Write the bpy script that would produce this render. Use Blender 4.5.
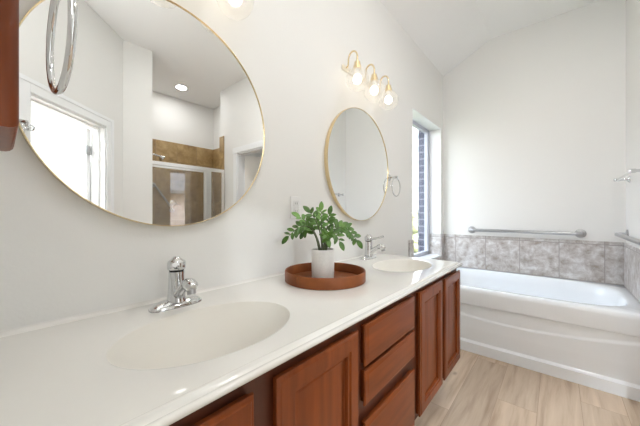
import bpy, bmesh, math, random
from math import pi, sin, cos, radians
from mathutils import Vector, Matrix
random.seed(7)
SC = bpy.context.scene
for o in list(bpy.data.objects):
    bpy.data.objects.remove(o)

# ------------------------------------------------------------------ camera, world, exposure
cam_data = bpy.data.cameras.new('camera')
cam = bpy.data.objects.new('camera', cam_data)
SC.collection.objects.link(cam)
cam.location = (1.071, 0.0, 1.173)
cam.rotation_euler = (pi / 2, 0, radians(40.7))
cam_data.sensor_width = 36
cam_data.lens = 276 / 640 * 36
cam_data.clip_start = 0.01
SC.camera = cam
SC.view_settings.view_transform = 'Standard'
SC.view_settings.look = 'None'
SC.view_settings.gamma = 1
SC.view_settings.use_curve_mapping = False
SC.view_settings.exposure = 0.0
SC.cycles.use_denoising = True
SC.cycles.max_bounces = 14
SC.cycles.diffuse_bounces = 6
SC.cycles.glossy_bounces = 6
SC.cycles.transparent_max_bounces = 16
SC.cycles.sample_clamp_indirect = 6
SC.cycles.caustics_reflective = True
SC.cycles.caustics_refractive = False

world = bpy.data.worlds.new('overcast_sky')
SC.world = world
world.use_nodes = True
wn = world.node_tree.nodes
wl = world.node_tree.links
wn.clear()
w_out = wn.new('ShaderNodeOutputWorld')
w_bg = wn.new('ShaderNodeBackground')
w_tc = wn.new('ShaderNodeTexCoord')
w_sep = wn.new('ShaderNodeSeparateXYZ')
w_ramp = wn.new('ShaderNodeValToRGB')
w_ramp.color_ramp.elements[0].position = 0.0
w_ramp.color_ramp.elements[0].color = (1.0, 1.0, 1.0, 1)
w_ramp.color_ramp.elements[1].position = 0.7
w_ramp.color_ramp.elements[1].color = (0.76, 0.88, 1.0, 1)
wl.new(w_tc.outputs['Generated'], w_sep.inputs[0])
wl.new(w_sep.outputs['Z'], w_ramp.inputs[0])
wl.new(w_ramp.outputs[0], w_bg.inputs['Color'])
w_bg.inputs['Strength'].default_value = 6.8
wl.new(w_bg.outputs[0], w_out.inputs[0])

sun = bpy.data.lights.new('sun', 'SUN')
sun.energy = 10.0
sun.angle = radians(3)
suno = bpy.data.objects.new('sun', sun)
SC.collection.objects.link(suno)
suno.rotation_euler = (radians(8), radians(48), 0)      # from over our roof onto the neighbour's wall
DOWNLIGHT_W = 4.0
BULB_L = 5.5
# added fill light behind the camera, aimed at the ceiling to even the room
fl = bpy.data.lights.new('bounce_fill', 'AREA')
fl.shape = 'DISK'
fl.size = 0.5
fl.energy = 25.0
fl.color = (0.97, 0.99, 1.0)
flo = bpy.data.objects.new('bounce_fill', fl)
SC.collection.objects.link(flo)
flo.location = (1.2, -0.55, 1.95)
flo.rotation_euler = (radians(180 - 20), 0, 0)
# ------------------------------------------------------------------ materials
def mat(name, col, rough=0.5, metal=0.0, coat=0.0, spec=0.5, vary=0.0, scale=8.0, stretch=(1, 1, 1), bump=0.0, bscale=200.0, col2=None):
    m = bpy.data.materials.new(name)
    m.use_nodes = True
    nt = m.node_tree
    b = nt.nodes['Principled BSDF']
    b.inputs['Base Color'].default_value = (*col, 1)
    b.inputs['Roughness'].default_value = rough
    b.inputs['Metallic'].default_value = metal
    b.inputs['Coat Weight'].default_value = coat
    b.inputs['Coat Roughness'].default_value = 0.03
    b.inputs['Specular IOR Level'].default_value = spec
    tc = nt.nodes.new('ShaderNodeTexCoord')
    if vary or col2:
        mp = nt.nodes.new('ShaderNodeMapping')
        mp.inputs['Scale'].default_value = stretch
        nt.links.new(tc.outputs['Object'], mp.inputs[0])
        n = nt.nodes.new('ShaderNodeTexNoise')
        n.inputs['Scale'].default_value = scale
        n.inputs['Detail'].default_value = 6
        nt.links.new(mp.outputs[0], n.inputs['Vector'])
        r = nt.nodes.new('ShaderNodeValToRGB')
        c2 = col2 or tuple(c * (1 - vary) for c in col)
        r.color_ramp.elements[0].position = 0.3
        r.color_ramp.elements[1].position = 0.7
        r.color_ramp.elements[0].color = (*c2, 1)
        r.color_ramp.elements[1].color = (*col, 1)
        nt.links.new(n.outputs[0], r.inputs[0])
        nt.links.new(r.outputs[0], b.inputs['Base Color'])
    if bump:
        n2 = nt.nodes.new('ShaderNodeTexNoise')
        n2.inputs['Scale'].default_value = bscale
        n2.inputs['Detail'].default_value = 2
        nt.links.new(tc.outputs['Object'], n2.inputs['Vector'])
        bp = nt.nodes.new('ShaderNodeBump')
        bp.inputs['Strength'].default_value = bump
        bp.inputs['Distance'].default_value = 0.004
        nt.links.new(n2.outputs[0], bp.inputs['Height'])
        nt.links.new(bp.outputs[0], b.inputs['Normal'])
    return m

def math_node(nt, op, a, b=None, c=None):
    n = nt.nodes.new('ShaderNodeMath')
    n.operation = op
    for i, v in enumerate((a, b, c)):
        if v is None:
            continue
        if isinstance(v, (int, float)):
            n.inputs[i].default_value = v
        else:
            nt.links.new(v, n.inputs[i])
    return n.outputs[0]

def tile_mat(name, axis, offu, wu, offz, hz, c1, c2, c3, grout, g=0.006, rough=0.35, nscale=14.0):
    """wall tiles in world units: axis 'X' or 'Y' runs along the wall, Z up"""
    m = bpy.data.materials.new(name)
    m.use_nodes = True
    nt = m.node_tree
    b = nt.nodes['Principled BSDF']
    tc = nt.nodes.new('ShaderNodeTexCoord')
    sp = nt.nodes.new('ShaderNodeSeparateXYZ')
    nt.links.new(tc.outputs['Object'], sp.inputs[0])
    fu = math_node(nt, 'DIVIDE', math_node(nt, 'SUBTRACT', sp.outputs[axis], offu - 50 * wu), wu)
    fz = math_node(nt, 'DIVIDE', math_node(nt, 'SUBTRACT', sp.outputs['Z'], offz - 50 * hz), hz)
    mu = math_node(nt, 'LESS_THAN', math_node(nt, 'FRACT', fu), g / wu)
    mz = math_node(nt, 'LESS_THAN', math_node(nt, 'FRACT', fz), g / hz)
    mask = math_node(nt, 'MAXIMUM', mu, mz)
    tid = math_node(nt, 'ADD', math_node(nt, 'MULTIPLY', math_node(nt, 'FLOOR', fu), 7.31), math_node(nt, 'MULTIPLY', math_node(nt, 'FLOOR', fz), 3.77))
    n = nt.nodes.new('ShaderNodeTexNoise')
    n.noise_dimensions = '4D'
    n.inputs['Scale'].default_value = nscale
    n.inputs['Detail'].default_value = 9
    n.inputs['Roughness'].default_value = 0.68
    n.inputs['Distortion'].default_value = 0.4
    nt.links.new(tc.outputs['Object'], n.inputs['Vector'])
    nt.links.new(tid, n.inputs['W'])
    r = nt.nodes.new('ShaderNodeValToRGB')
    r.color_ramp.elements[0].position = 0.34
    r.color_ramp.elements[0].color = (*c1, 1)
    r.color_ramp.elements[1].position = 0.66
    r.color_ramp.elements[1].color = (*c3, 1)
    e = r.color_ramp.elements.new(0.5)
    e.color = (*c2, 1)
    nt.links.new(n.outputs[0], r.inputs[0])
    mx = nt.nodes.new('ShaderNodeMix')
    mx.data_type = 'RGBA'
    nt.links.new(mask, mx.inputs[0])
    nt.links.new(r.outputs[0], mx.inputs[6])
    mx.inputs[7].default_value = (*grout, 1)
    nt.links.new(mx.outputs[2], b.inputs['Base Color'])
    b.inputs['Roughness'].default_value = rough
    bp = nt.nodes.new('ShaderNodeBump')
    bp.inputs['Strength'].default_value = 0.4
    bp.inputs['Distance'].default_value = 0.002
    nt.links.new(math_node(nt, 'SUBTRACT', 1.0, mask), bp.inputs['Height'])
    nt.links.new(bp.outputs[0], b.inputs['Normal'])
    return m

def plank_mat(name):
    m = bpy.data.materials.new(name)
    m.use_nodes = True
    nt = m.node_tree
    b = nt.nodes['Principled BSDF']
    tc = nt.nodes.new('ShaderNodeTexCoord')
    sp = nt.nodes.new('ShaderNodeSeparateXYZ')
    nt.links.new(tc.outputs['Object'], sp.inputs[0])
    W, L = 0.2, 1.25
    fx = math_node(nt, 'DIVIDE', math_node(nt, 'ADD', sp.outputs['X'], 10.02), W)
    row = math_node(nt, 'FLOOR', fx)
    sh = math_node(nt, 'MULTIPLY', math_node(nt, 'FRACT', math_node(nt, 'MULTIPLY', row, 0.377)), L)
    fy = math_node(nt, 'DIVIDE', math_node(nt, 'ADD', math_node(nt, 'ADD', sp.outputs['Y'], 20.0), sh), L)
    mask = math_node(nt, 'MAXIMUM', math_node(nt, 'LESS_THAN', math_node(nt, 'FRACT', fx), 0.0022 / W), math_node(nt, 'LESS_THAN', math_node(nt, 'FRACT', fy), 0.0022 / L))
    pid = math_node(nt, 'ADD', math_node(nt, 'MULTIPLY', row, 5.17), math_node(nt, 'MULTIPLY', math_node(nt, 'FLOOR', fy), 2.91))
    mp = nt.nodes.new('ShaderNodeMapping')
    mp.inputs['Scale'].default_value = (8, 0.6, 1)
    nt.links.new(tc.outputs['Object'], mp.inputs[0])
    n = nt.nodes.new('ShaderNodeTexNoise')
    n.noise_dimensions = '4D'
    n.inputs['Scale'].default_value = 2.6
    n.inputs['Detail'].default_value = 7
    n.inputs['Roughness'].default_value = 0.58
    n.inputs['Distortion'].default_value = 0.5
    nt.links.new(mp.outputs[0], n.inputs['Vector'])
    nt.links.new(pid, n.inputs['W'])
    r = nt.nodes.new('ShaderNodeValToRGB')
    r.color_ramp.elements[0].position = 0.28
    r.color_ramp.elements[0].color = (0.35, 0.24, 0.155, 1)
    r.color_ramp.elements[1].position = 0.72
    r.color_ramp.elements[1].color = (0.62, 0.49, 0.365, 1)
    e = r.color_ramp.elements.new(0.48)
    e.color = (0.51, 0.385, 0.275, 1)
    nt.links.new(n.outputs[0], r.inputs[0])
    wn_ = nt.nodes.new('ShaderNodeTexWhiteNoise')
    wn_.noise_dimensions = '1D'
    nt.links.new(pid, wn_.inputs['W'])
    hv = nt.nodes.new('ShaderNodeHueSaturation')
    hv.inputs['Saturation'].default_value = 0.95
    nt.links.new(math_node(nt, 'ADD', 0.9, math_node(nt, 'MULTIPLY', wn_.outputs['Value'], 0.2)), hv.inputs['Value'])
    nt.links.new(r.outputs[0], hv.inputs['Color'])
    # knots
    v = nt.nodes.new('ShaderNodeTexVoronoi')
    v.inputs['Scale'].default_value = 2.2
    mp2 = nt.nodes.new('ShaderNodeMapping')
    mp2.inputs['Scale'].default_value = (2.4, 1.3, 0)
    nt.links.new(tc.outputs['Object'], mp2.inputs[0])
    nt.links.new(mp2.outputs[0], v.inputs['Vector'])
    kr = nt.nodes.new('ShaderNodeValToRGB')
    kr.color_ramp.elements[0].position = 0.03
    kr.color_ramp.elements[0].color = (0.55, 0.55, 0.55, 1)
    kr.color_ramp.elements[1].position = 0.10
    kr.color_ramp.elements[1].color = (0, 0, 0, 1)
    nt.links.new(v.outputs['Distance'], kr.inputs[0])
    mk = nt.nodes.new('ShaderNodeMix')
    mk.data_type = 'RGBA'
    nt.links.new(kr.outputs[0], mk.inputs[0])
    nt.links.new(hv.outputs[0], mk.inputs[6])
    mk.inputs[7].default_value = (0.2, 0.13, 0.085, 1)
    mx = nt.nodes.new('ShaderNodeMix')
    mx.data_type = 'RGBA'
    nt.links.new(mask, mx.inputs[0])
    nt.links.new(mk.outputs[2], mx.inputs[6])
    mx.inputs[7].default_value = (0.32, 0.225, 0.155, 1)
    nt.links.new(mx.outputs[2], b.inputs['Base Color'])
    b.inputs['Roughness'].default_value = 0.42
    return m

def brick_mat(name, c1, c2, mortar, axis):
    m = bpy.data.materials.new(name)
    m.use_nodes = True
    nt = m.node_tree
    b = nt.nodes['Principled BSDF']
    tc = nt.nodes.new('ShaderNodeTexCoord')
    sp = nt.nodes.new('ShaderNodeSeparateXYZ')
    nt.links.new(tc.outputs['Object'], sp.inputs[0])
    cb = nt.nodes.new('ShaderNodeCombineXYZ')
    nt.links.new(math_node(nt, 'ADD', sp.outputs['X'], sp.outputs['Y']) if axis == 'XY' else sp.outputs[axis], cb.inputs['X'])
    nt.links.new(sp.outputs['Z'], cb.inputs['Y'])
    br = nt.nodes.new('ShaderNodeTexBrick')
    br.inputs['Scale'].default_value = 1.0
    br.inputs['Brick Width'].default_value = 0.22
    br.inputs['Row Height'].default_value = 0.084
    br.inputs['Mortar Size'].default_value = 0.009
    br.inputs['Color1'].default_value = (*c1, 1)
    br.inputs['Color2'].default_value = (*c2, 1)
    br.inputs['Mortar'].default_value = (*mortar, 1)
    nt.links.new(cb.outputs[0], br.inputs['Vector'])
    nt.links.new(br.outputs['Color'], b.inputs['Base Color'])
    b.inputs['Roughness'].default_value = 0.85
    return m

def glass_mat(name, tint=(1, 1, 1), base=0.04, edge=0.5, rough=0.0, glow_haze=0.0):
    """thin clear pane: see-through with a fresnel reflection"""
    m = bpy.data.materials.new(name)
    m.use_nodes = True
    nt = m.node_tree
    nt.nodes.clear()
    out = nt.nodes.new('ShaderNodeOutputMaterial')
    t = nt.nodes.new('ShaderNodeBsdfTransparent')
    t.inputs[0].default_value = (*tint, 1)
    g = nt.nodes.new('ShaderNodeBsdfGlossy')
    g.inputs['Roughness'].default_value = rough
    lw = nt.nodes.new('ShaderNodeLayerWeight')
    lw.inputs['Blend'].default_value = 0.35
    f = math_node(nt, 'ADD', base, math_node(nt, 'MULTIPLY', math_node(nt, 'POWER', lw.outputs['Facing'], 3.0), edge))
    mx = nt.nodes.new('ShaderNodeMixShader')
    nt.links.new(f, mx.inputs[0])
    if glow_haze:
        tl = nt.nodes.new('ShaderNodeBsdfTranslucent')
        tl.inputs[0].default_value = (0.95, 0.94, 0.92, 1)
        hz = nt.nodes.new('ShaderNodeMixShader')
        hz.inputs[0].default_value = glow_haze
        nt.links.new(t.outputs[0], hz.inputs[1])
        nt.links.new(tl.outputs[0], hz.inputs[2])
        nt.links.new(hz.outputs[0], mx.inputs[1])
    else:
        nt.links.new(t.outputs[0], mx.inputs[1])
    nt.links.new(g.outputs[0], mx.inputs[2])
    nt.links.new(mx.outputs[0], out.inputs[0])
    return m

def emit_mat(name, col, strength):
    m = bpy.data.materials.new(name)
    m.use_nodes = True
    nt = m.node_tree
    b = nt.nodes['Principled BSDF']
    b.inputs['Base Color'].default_value = (0.9, 0.9, 0.9, 1)
    b.inputs['Emission Color'].default_value = (*col, 1)
    b.inputs['Emission Strength'].default_value = strength
    return m

M = {}
M['wall'] = mat('wall_paint', (0.795, 0.79, 0.768), 0.62, bump=0.12, bscale=120, spec=0.3)
M['ceiling'] = mat('ceiling_paint', (0.87, 0.868, 0.86), 0.8, bump=0.12, bscale=120, spec=0.2)
M['trim'] = mat('white_trim', (0.86, 0.87, 0.88), 0.35, bump=0.02)
M['marble'] = mat('cultured_marble', (0.79, 0.775, 0.735), 0.12, coat=0.5, vary=0.03, scale=3)
M['bowl'] = mat('cultured_marble_shaded', (0.72, 0.695, 0.635), 0.42, coat=0.0, vary=0.02, scale=3)  # same marble as the slab, darkened to paint the bowl's shading
CH1, CH2 = (0.235, 0.056, 0.012), (0.15, 0.034, 0.008)
M['wood_v'] = mat('cherry_wood_upright', CH1, 0.36, spec=0.25, coat=0.06, col2=CH2, scale=4, stretch=(9, 9, 0.8))
M['wood_h'] = mat('cherry_wood_level', CH1, 0.36, spec=0.25, coat=0.06, col2=CH2, scale=4, stretch=(9, 0.8, 9))
M['wood_dark'] = mat('cherry_wood_shaded', (0.10, 0.023, 0.007), 0.45, coat=0.05, col2=(0.065, 0.015, 0.005), scale=4, stretch=(9, 9, 0.8))  # cherry darkened to put shade into the gaps round doors and drawers
M['chrome'] = mat('chrome', (0.72, 0.73, 0.74), 0.06, 1.0, vary=0.04, scale=20)
M['nickel'] = mat('brushed_nickel', (0.62, 0.60, 0.58), 0.24, 1.0, vary=0.06, scale=60, stretch=(1, 8, 8))
M['steel'] = mat('satin_steel', (0.50, 0.50, 0.51), 0.3, 1.0, vary=0.06, scale=60)
M['aluminium'] = mat('bright_aluminium', (0.88, 0.88, 0.87), 0.32, 1.0, vary=0.03, scale=40)
M['brass'] = mat('satin_brass', (0.80, 0.65, 0.40), 0.22, 1.0, vary=0.05, scale=40)
M['plate'] = mat('pale_champagne_metal', (0.86, 0.80, 0.68), 0.4, 0.6, vary=0.03, scale=30)
M['mirror'] = mat('mirror_silver', (0.93, 0.94, 0.935), 0.0, 1.0)
M['floor'] = plank_mat('oak_planks')
G1, G2, G3, GG = (0.33, 0.28, 0.245), (0.53, 0.495, 0.475), (0.74, 0.735, 0.73), (0.34, 0.31, 0.29)
M['tile_x'] = tile_mat('grey_tile_back', 'X', 0.141, 0.313, 0.884 - 0.003, 0.345, G1, G2, G3, GG)
M['tile_y'] = tile_mat('grey_tile_side', 'Y', 3.30, 0.313, 0.884 - 0.003, 0.345, G1, G2, G3, GG)
B1, B2, B3, BG = (0.24, 0.15, 0.06), (0.40, 0.27, 0.12), (0.54, 0.39, 0.20), (0.30, 0.21, 0.12)
M['stile_y'] = tile_mat('brown_tile_back', 'Y', 1.3, 0.33, 0.05, 0.33, B1, B2, B3, BG, nscale=5)
M['stile_x'] = tile_mat('brown_tile_side', 'X', 1.3, 0.33, 0.05, 0.33, B1, B2, B3, BG, nscale=5)
M['brick'] = brick_mat('shaded_brick', (0.050, 0.055, 0.095), (0.070, 0.075, 0.12), (0.22, 0.22, 0.27), 'XY')  # dark blue tone paints the shade of the window reveal into the brick
M['brick_pale'] = brick_mat('pale_pink_brick', (0.62, 0.45, 0.40), (0.74, 0.58, 0.53), (0.85, 0.82, 0.8), 'Y')
M['pane'] = glass_mat('window_pane', (0.97, 0.985, 1.0))
M['shower_glass'] = glass_mat('shower_pane', (0.93, 0.92, 0.88), 0.12, 0.5)
M['globe'] = glass_mat('clear_globe', (0.975, 0.97, 0.955), 0.06, 0.5, glow_haze=0.2)  # translucent haze imitates the bulb's glow filling the clear glass
M['bulb'] = emit_mat('warm_bulb', (1.0, 0.90, 0.76), BULB_L)
M['lens'] = emit_mat('downlight_lens', (1.0, 0.97, 0.92), 30.0)
M['tub'] = mat('white_acrylic', (0.86, 0.885, 0.915), 0.16, coat=0.4, vary=0.01)
M['white_plastic'] = mat('white_plastic', (0.80, 0.795, 0.78), 0.4, vary=0.01)
M['tray'] = mat('tan_leather', (0.25, 0.075, 0.020), 0.5, spec=0.3, col2=(0.18, 0.05, 0.014), scale=14, bump=0.05, bscale=300)
M['tray_in'] = mat('tan_leather_base', (0.22, 0.065, 0.018), 0.45, spec=0.3, col2=(0.16, 0.045, 0.013), scale=14)
M['thread'] = mat('dark_stitching', (0.12, 0.04, 0.018), 0.7, vary=0.2)
M['pot'] = mat('white_speckled_ceramic', (0.76, 0.745, 0.71), 0.5, vary=0.08, scale=120)
M['soil'] = mat('dark_soil', (0.05, 0.037, 0.026), 0.95, vary=0.5, scale=60)
M['leaf'] = mat('zz_leaf', (0.095, 0.205, 0.028), 0.3, col2=(0.038, 0.105, 0.016), scale=26)
M['leaf_new'] = mat('zz_leaf_new', (0.20, 0.38, 0.085), 0.32, col2=(0.12, 0.27, 0.055), scale=26)
M['stem'] = mat('zz_stem', (0.10, 0.12, 0.05), 0.5, vary=0.4, scale=40)
M['dark'] = mat('dark_gap', (0.03, 0.03, 0.03), 0.7, vary=0.1)
M['door'] = mat('cream_door_paint', (0.80, 0.775, 0.73), 0.4, bump=0.02)
M['carpet'] = mat('beige_carpet', (0.42, 0.34, 0.25), 0.95, vary=0.2, scale=60)
M['hedge'] = mat('hedge_leaves', (0.46, 0.46, 0.24), 0.7, col2=(0.30, 0.32, 0.15), scale=20)
M['grass'] = mat('lawn', (0.32, 0.33, 0.21), 0.9, vary=0.3, scale=3)
M['roof'] = mat('grey_shingles', (0.28, 0.28, 0.30), 0.9, vary=0.3, scale=12)
M['vinyl'] = mat('shaded_vinyl', (0.50, 0.52, 0.59), 0.4, vary=0.02)  # bluish shade on the white frame, put into its colour
M['sill'] = mat('white_sill', (0.84, 0.85, 0.86), 0.22, coat=0.3, vary=0.01)

# ------------------------------------------------------------------ mesh builder
class MB:
    def __init__(s):
        s.bm = bmesh.new()
    def face(s, pts):
        return s.bm.faces.new([s.bm.verts.new(p) for p in pts])
    def box(s, x0, x1, y0, y1, z0, z1, bev=0.0, seg=2):
        r = bmesh.ops.create_cube(s.bm, size=1.0)
        vs = r['verts']
        for v in vs:
            v.co = Vector(((x0 + x1) / 2 + v.co.x * (x1 - x0), (y0 + y1) / 2 + v.co.y * (y1 - y0), (z0 + z1) / 2 + v.co.z * (z1 - z0)))
        if bev:
            es = list({e for v in vs for e in v.link_edges})
            bmesh.ops.bevel(s.bm, geom=es, offset=bev, segments=seg, affect='EDGES', profile=0.5)
        return s
    def rings(s, rings, cap0=True, cap1=True, closed=True):
        """loft through lists of points of equal length"""
        R = [[s.bm.verts.new(p) for p in r] for r in rings]
        n = len(R[0])
        for a, b in zip(R, R[1:]):
            for i in range(n if closed else n - 1):
                j = (i + 1) % n
                try:
                    s.bm.faces.new((a[i], a[j], b[j], b[i]))
                except ValueError:
                    pass
        if cap0:
            s.bm.faces.new(R[0][::-1])
        if cap1:
            s.bm.faces.new(R[-1])
        return s
    def lathe(s, c, axis, prof, n=32, cap0=True, cap1=True):
        """prof = [(radius, distance along axis)]"""
        a = Vector(axis).normalized()
        t = Vector((0, 0, 1)) if abs(a.z) < 0.9 else Vector((1, 0, 0))
        u = a.cross(t).normalized()
        w = a.cross(u)
        c = Vector(c)
        s.rings([[c + a * h + (u * cos(2 * pi * i / n) + w * sin(2 * pi * i / n)) * max(r, 1e-5) for i in range(n)] for r, h in prof], cap0, cap1)
        return s
    def cyl(s, p, q, r, r2=None, n=20):
        p, q = Vector(p), Vector(q)
        d = (q - p).length
        return s.lathe(p, q - p, [(r, 0), (r if r2 is None else r2, d)], n)
    def sphere(s, c, r, n=28, m=16, sz=1.0):
        c = Vector(c)
        prof = [(r * sin(pi * k / m), -r * sz * cos(pi * k / m)) for k in range(m + 1)]
        return s.lathe(c, (0, 0, 1), prof, n)
    def tube(s, pts, r, n=12, closed=False):
        pts = [Vector(p) for p in pts]
        N = len(pts)
        rs = r if isinstance(r, (list, tuple)) else [r] * N
        up = None
        rings = []
        for i, p in enumerate(pts):
            if closed:
                d = pts[(i + 1) % N] - pts[i - 1]
            else:
                d = pts[min(i + 1, N - 1)] - pts[max(i - 1, 0)]
            d.normalize()
            if up is None:
                t = Vector((0, 0, 1)) if abs(d.z) < 0.9 else Vector((1, 0, 0))
                up = (t - d * t.dot(d)).normalized()
            else:
                up = (up - d * up.dot(d)).normalized()
            w = d.cross(up)
            rings.append([p + (up * cos(2 * pi * k / n) + w * sin(2 * pi * k / n)) * rs[i] for k in range(n)])
        if closed:
            rings.append(rings[0])
            R = s.rings(rings, False, False)
            bmesh.ops.remove_doubles(s.bm, verts=s.bm.verts[:], dist=1e-6)
            return s
        return s.rings(rings)
    def profile_panel(s, y0, y1, z0, z1, prof, cap=True):
        """nested rectangles on a panel facing +x ; prof = [(inset, x)]"""
        R = [[(x, y0 + i, z0 + i), (x, y1 - i, z0 + i), (x, y1 - i, z1 - i), (x, y0 + i, z1 - i)] for i, x in prof]
        return s.rings(R, True, cap)
    def prism(s, poly, z0, z1):
        return s.rings([[(x, y, z0) for x, y in poly], [(x, y, z1) for x, y in poly]])
    def build(s, name, m, parent=None, smooth=None, xf=None):
        bmesh.ops.recalc_face_normals(s.bm, faces=s.bm.faces[:])
        if xf is not None:
            s.bm.transform(xf)
        if smooth is not None:
            for f in s.bm.faces:
                f.smooth = True
            for e in s.bm.edges:
                if len(e.link_faces) == 2 and e.calc_face_angle(0) > radians(smooth):
                    e.smooth = False
        me = bpy.data.meshes.new(name)
        s.bm.to_mesh(me)
        s.bm.free()
        me.materials.append(m)
        o = bpy.data.objects.new(name, me)
        SC.collection.objects.link(o)
        if parent is not None:
            o.parent = parent
            p = parent
            off = Vector((0, 0, 0))
            while p is not None:
                off += Vector(p.location)
                p = p.parent
            me.transform(Matrix.Translation(-off))
        return o

def tag(o, label, cat, group=None):
    o['label'] = label
    o['category'] = cat
    if group:
        o['group'] = group
    return o
def thing(name, label, cat, loc, group=None):
    o = bpy.data.objects.new(name, None)
    o.empty_display_size = 0.05
    SC.collection.objects.link(o)
    o.location = loc
    return tag(o, label, cat, group)
def struct(o):
    o['kind'] = 'structure'
    return o
def copy_tree(o, parent=None):
    c = o.copy()
    SC.collection.objects.link(c)
    c.parent = parent
    for ch in list(o.children):
        copy_tree(ch, c)
    return c
def arc(c, r, a0, a1, n, u, w):
    c, u, w = Vector(c), Vector(u), Vector(w)
    return [c + u * (r * cos(a0 + (a1 - a0) * i / n)) + w * (r * sin(a0 + (a1 - a0) * i / n)) for i in range(n + 1)]

# ------------------------------------------------------------------ the setting
ZC = 3.12           # flat ceiling
WY0, WY1, WZ0, WZ1 = 2.628, 3.497, 0.665, 2.20      # window opening
YB = 3.586          # back wall
XR = 1.526          # right wall of the tub alcove
W = 0.12

struct(MB().box(-0.2, 6.3, -2.5, 3.72, -0.1, 0.0).build('floor', M['floor']))
b = MB()
b.box(0.5, 6.3, -2.5, 3.72, ZC, ZC + 0.1)
b.rings([[(-0.2, y, 2.864), (0.0, y, 2.864), (0.5, y, ZC), (0.5, y, ZC + 0.1), (-0.2, y, ZC + 0.1)] for y in (-0.2, 3.72)])
struct(b.build('ceiling', M['ceiling']))

b = MB()
X0 = -0.18
b.box(X0, 0, -0.16, WY0, 0, 2.9)
b.box(X0, 0, WY1, 3.72, 0, 2.9)
b.box(X0, 0, WY0, WY1, 0, WZ0 - 0.02)
b.box(X0, 0, WY0, WY1, WZ1, 2.9)
struct(b.build('wall_left', M['wall']))
struct(MB().box(0.0, 1.66, YB, YB + W, 0, ZC).build('wall_back', M['wall']))
struct(MB().box(XR, XR + W, 2.31 + W, YB, 0, ZC).build('wall_right', M['wall']))
struct(MB().box(0.0, 0.70, -0.14, -0.02, 0, ZC).build('wall_near', M['wall']))
struct(MB().box(0.58, 0.70, -1.4, -0.14, 0, ZC).build('wall_near_left', M['wall']))
struct(MB().box(0.58, 1.83, -1.52, -1.4, 0, ZC).build('wall_near_end', M['wall']))
struct(MB().box(1.71, 1.83, -1.4, -0.04, 0, ZC).build('wall_near_right', M['wall']))
# closet front wall with its door opening
DX0, DX1, DZ = 1.80, 2.585, 2.06
b = MB()
b.box(XR, DX0, 2.31, 2.31 + W, 0, ZC)
b.box(DX1, 3.07, 2.31, 2.31 + W, 0, ZC)
b.box(DX0, DX1, 2.31, 2.31 + W, DZ, ZC)
struct(b.build('wall_closet', M['wall']))
struct(MB().box(3.0, 3.07, 2.31 + W, YB, 0, ZC).build('wall_closet_right', M['wall']))
struct(MB().box(XR + W, 3.0, YB, YB + W, 0, ZC).build('wall_closet_back', M['wall']))
b = MB()
b.box(DX1, DX1 + 0.085, 2.292, 2.31, 0, DZ + 0.085, 0.004)
b.box(DX0 - 0.085, DX0, 2.292, 2.31, 0, DZ + 0.085, 0.004)
b.box(DX0 - 0.10, DX1 + 0.10, 2.288, 2.31, DZ, DZ + 0.085, 0.004)
b.box(DX1 - 0.018, DX1, 2.31, 2.43, 0, DZ)
b.box(DX0, DX0 + 0.018, 2.31, 2.43, 0, DZ)
b.box(DX0, DX1, 2.31, 2.43, DZ - 0.018, DZ)
struct(b.build('trim_1', M['trim']))
# closet door leaf, opened inwards
a = radians(62)
R = Matrix.Translation((DX1 - 0.03, 2.42, 0)) @ Matrix.Rotation(-a, 4, 'Z')
d1 = struct(MB().box(-0.72, 0, 0.0, 0.035, 0.01, DZ - 0.025, 0.002).build('door_1', M['door'], xf=R))
kn = MB().lathe((-0.66, 0.0, 0.95), (0, -1, 0), [(0.026, 0), (0.026, 0.006), (0.009, 0.008), (0.009, 0.03), (0.026, 0.04), (0.026, 0.055), (0.012, 0.062)]).build('door_knob', M['nickel'], d1, 30, R)

# angled wall with the open doorway
E1 = Vector((0.716, 0.698, 0)).normalized()
NO = Vector((-E1.y, E1.x, 0))              # into the room
DG = Matrix(((E1.x, NO.x, 0, 1.887), (E1.y, NO.y, 0, 0.139), (0, 0, 1, 0), (0, 0, 0, 1)))
OW, OH = 0.817, 2.05
b = MB()
b.box(-0.25, 0.0, -0.12, 0, 0, ZC)
b.box(OW, 1.096, -0.12, 0, 0, ZC)
b.box(0.0, OW, -0.12, 0, OH, ZC)
struct(b.build('wall_diagonal', M['wall'], xf=DG))
b = MB()
cw = 0.10
b.box(OW, OW + cw, 0, 0.014, 0, OH + cw, 0.003)
b.box(OW + cw * 0.66, OW + cw, 0.0, 0.02, 0, OH + cw, 0.003)
b.box(-cw, 0.0, 0, 0.014, 0, OH + cw, 0.003)
b.box(0.0, OW, 0, 0.014, OH, OH + cw, 0.003)
b.box(-cw, OW + cw, 0.0, 0.02, OH + cw * 0.66, OH + cw, 0.003)
b.box(OW - 0.018, OW, -0.13, 0.0, 0, OH)
b.box(0, 0.018, -0.13, 0.0, 0, OH)
b.box(0, OW, -0.13, 0.0, OH - 0.018, OH)
b.box(OW - 0.03, OW - 0.018, -0.09, -0.05, 0, OH)
b.box(0, OW, -0.09, -0.05, OH - 0.03, OH - 0.018)
struct(b.build('trim_2', M['trim'], xf=DG))
hp = Matrix.Translation((OW - 0.02, -0.128, 0)) @ Matrix.Rotation(radians(24), 4, 'Z') @ Matrix.Translation((-(OW - 0.02), 0.128, 0))
d2 = struct(MB().box(OW - 0.056, OW - 0.021, -0.93, -0.135, 0.01, OH - 0.03, 0.002).build('door_2', M['trim'], xf=DG @ hp))
for hz in (0.25, 1.05, 1.80):
    MB().box(OW - 0.075, OW - 0.02, -0.137, -0.132, hz - 0.045, hz + 0.045, 0.001).cyl((OW - 0.02, -0.128, hz - 0.045), (OW - 0.02, -0.128, hz + 0.045), 0.007, n=12).build('door_hinge', M['steel'], d2, xf=DG)
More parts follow.
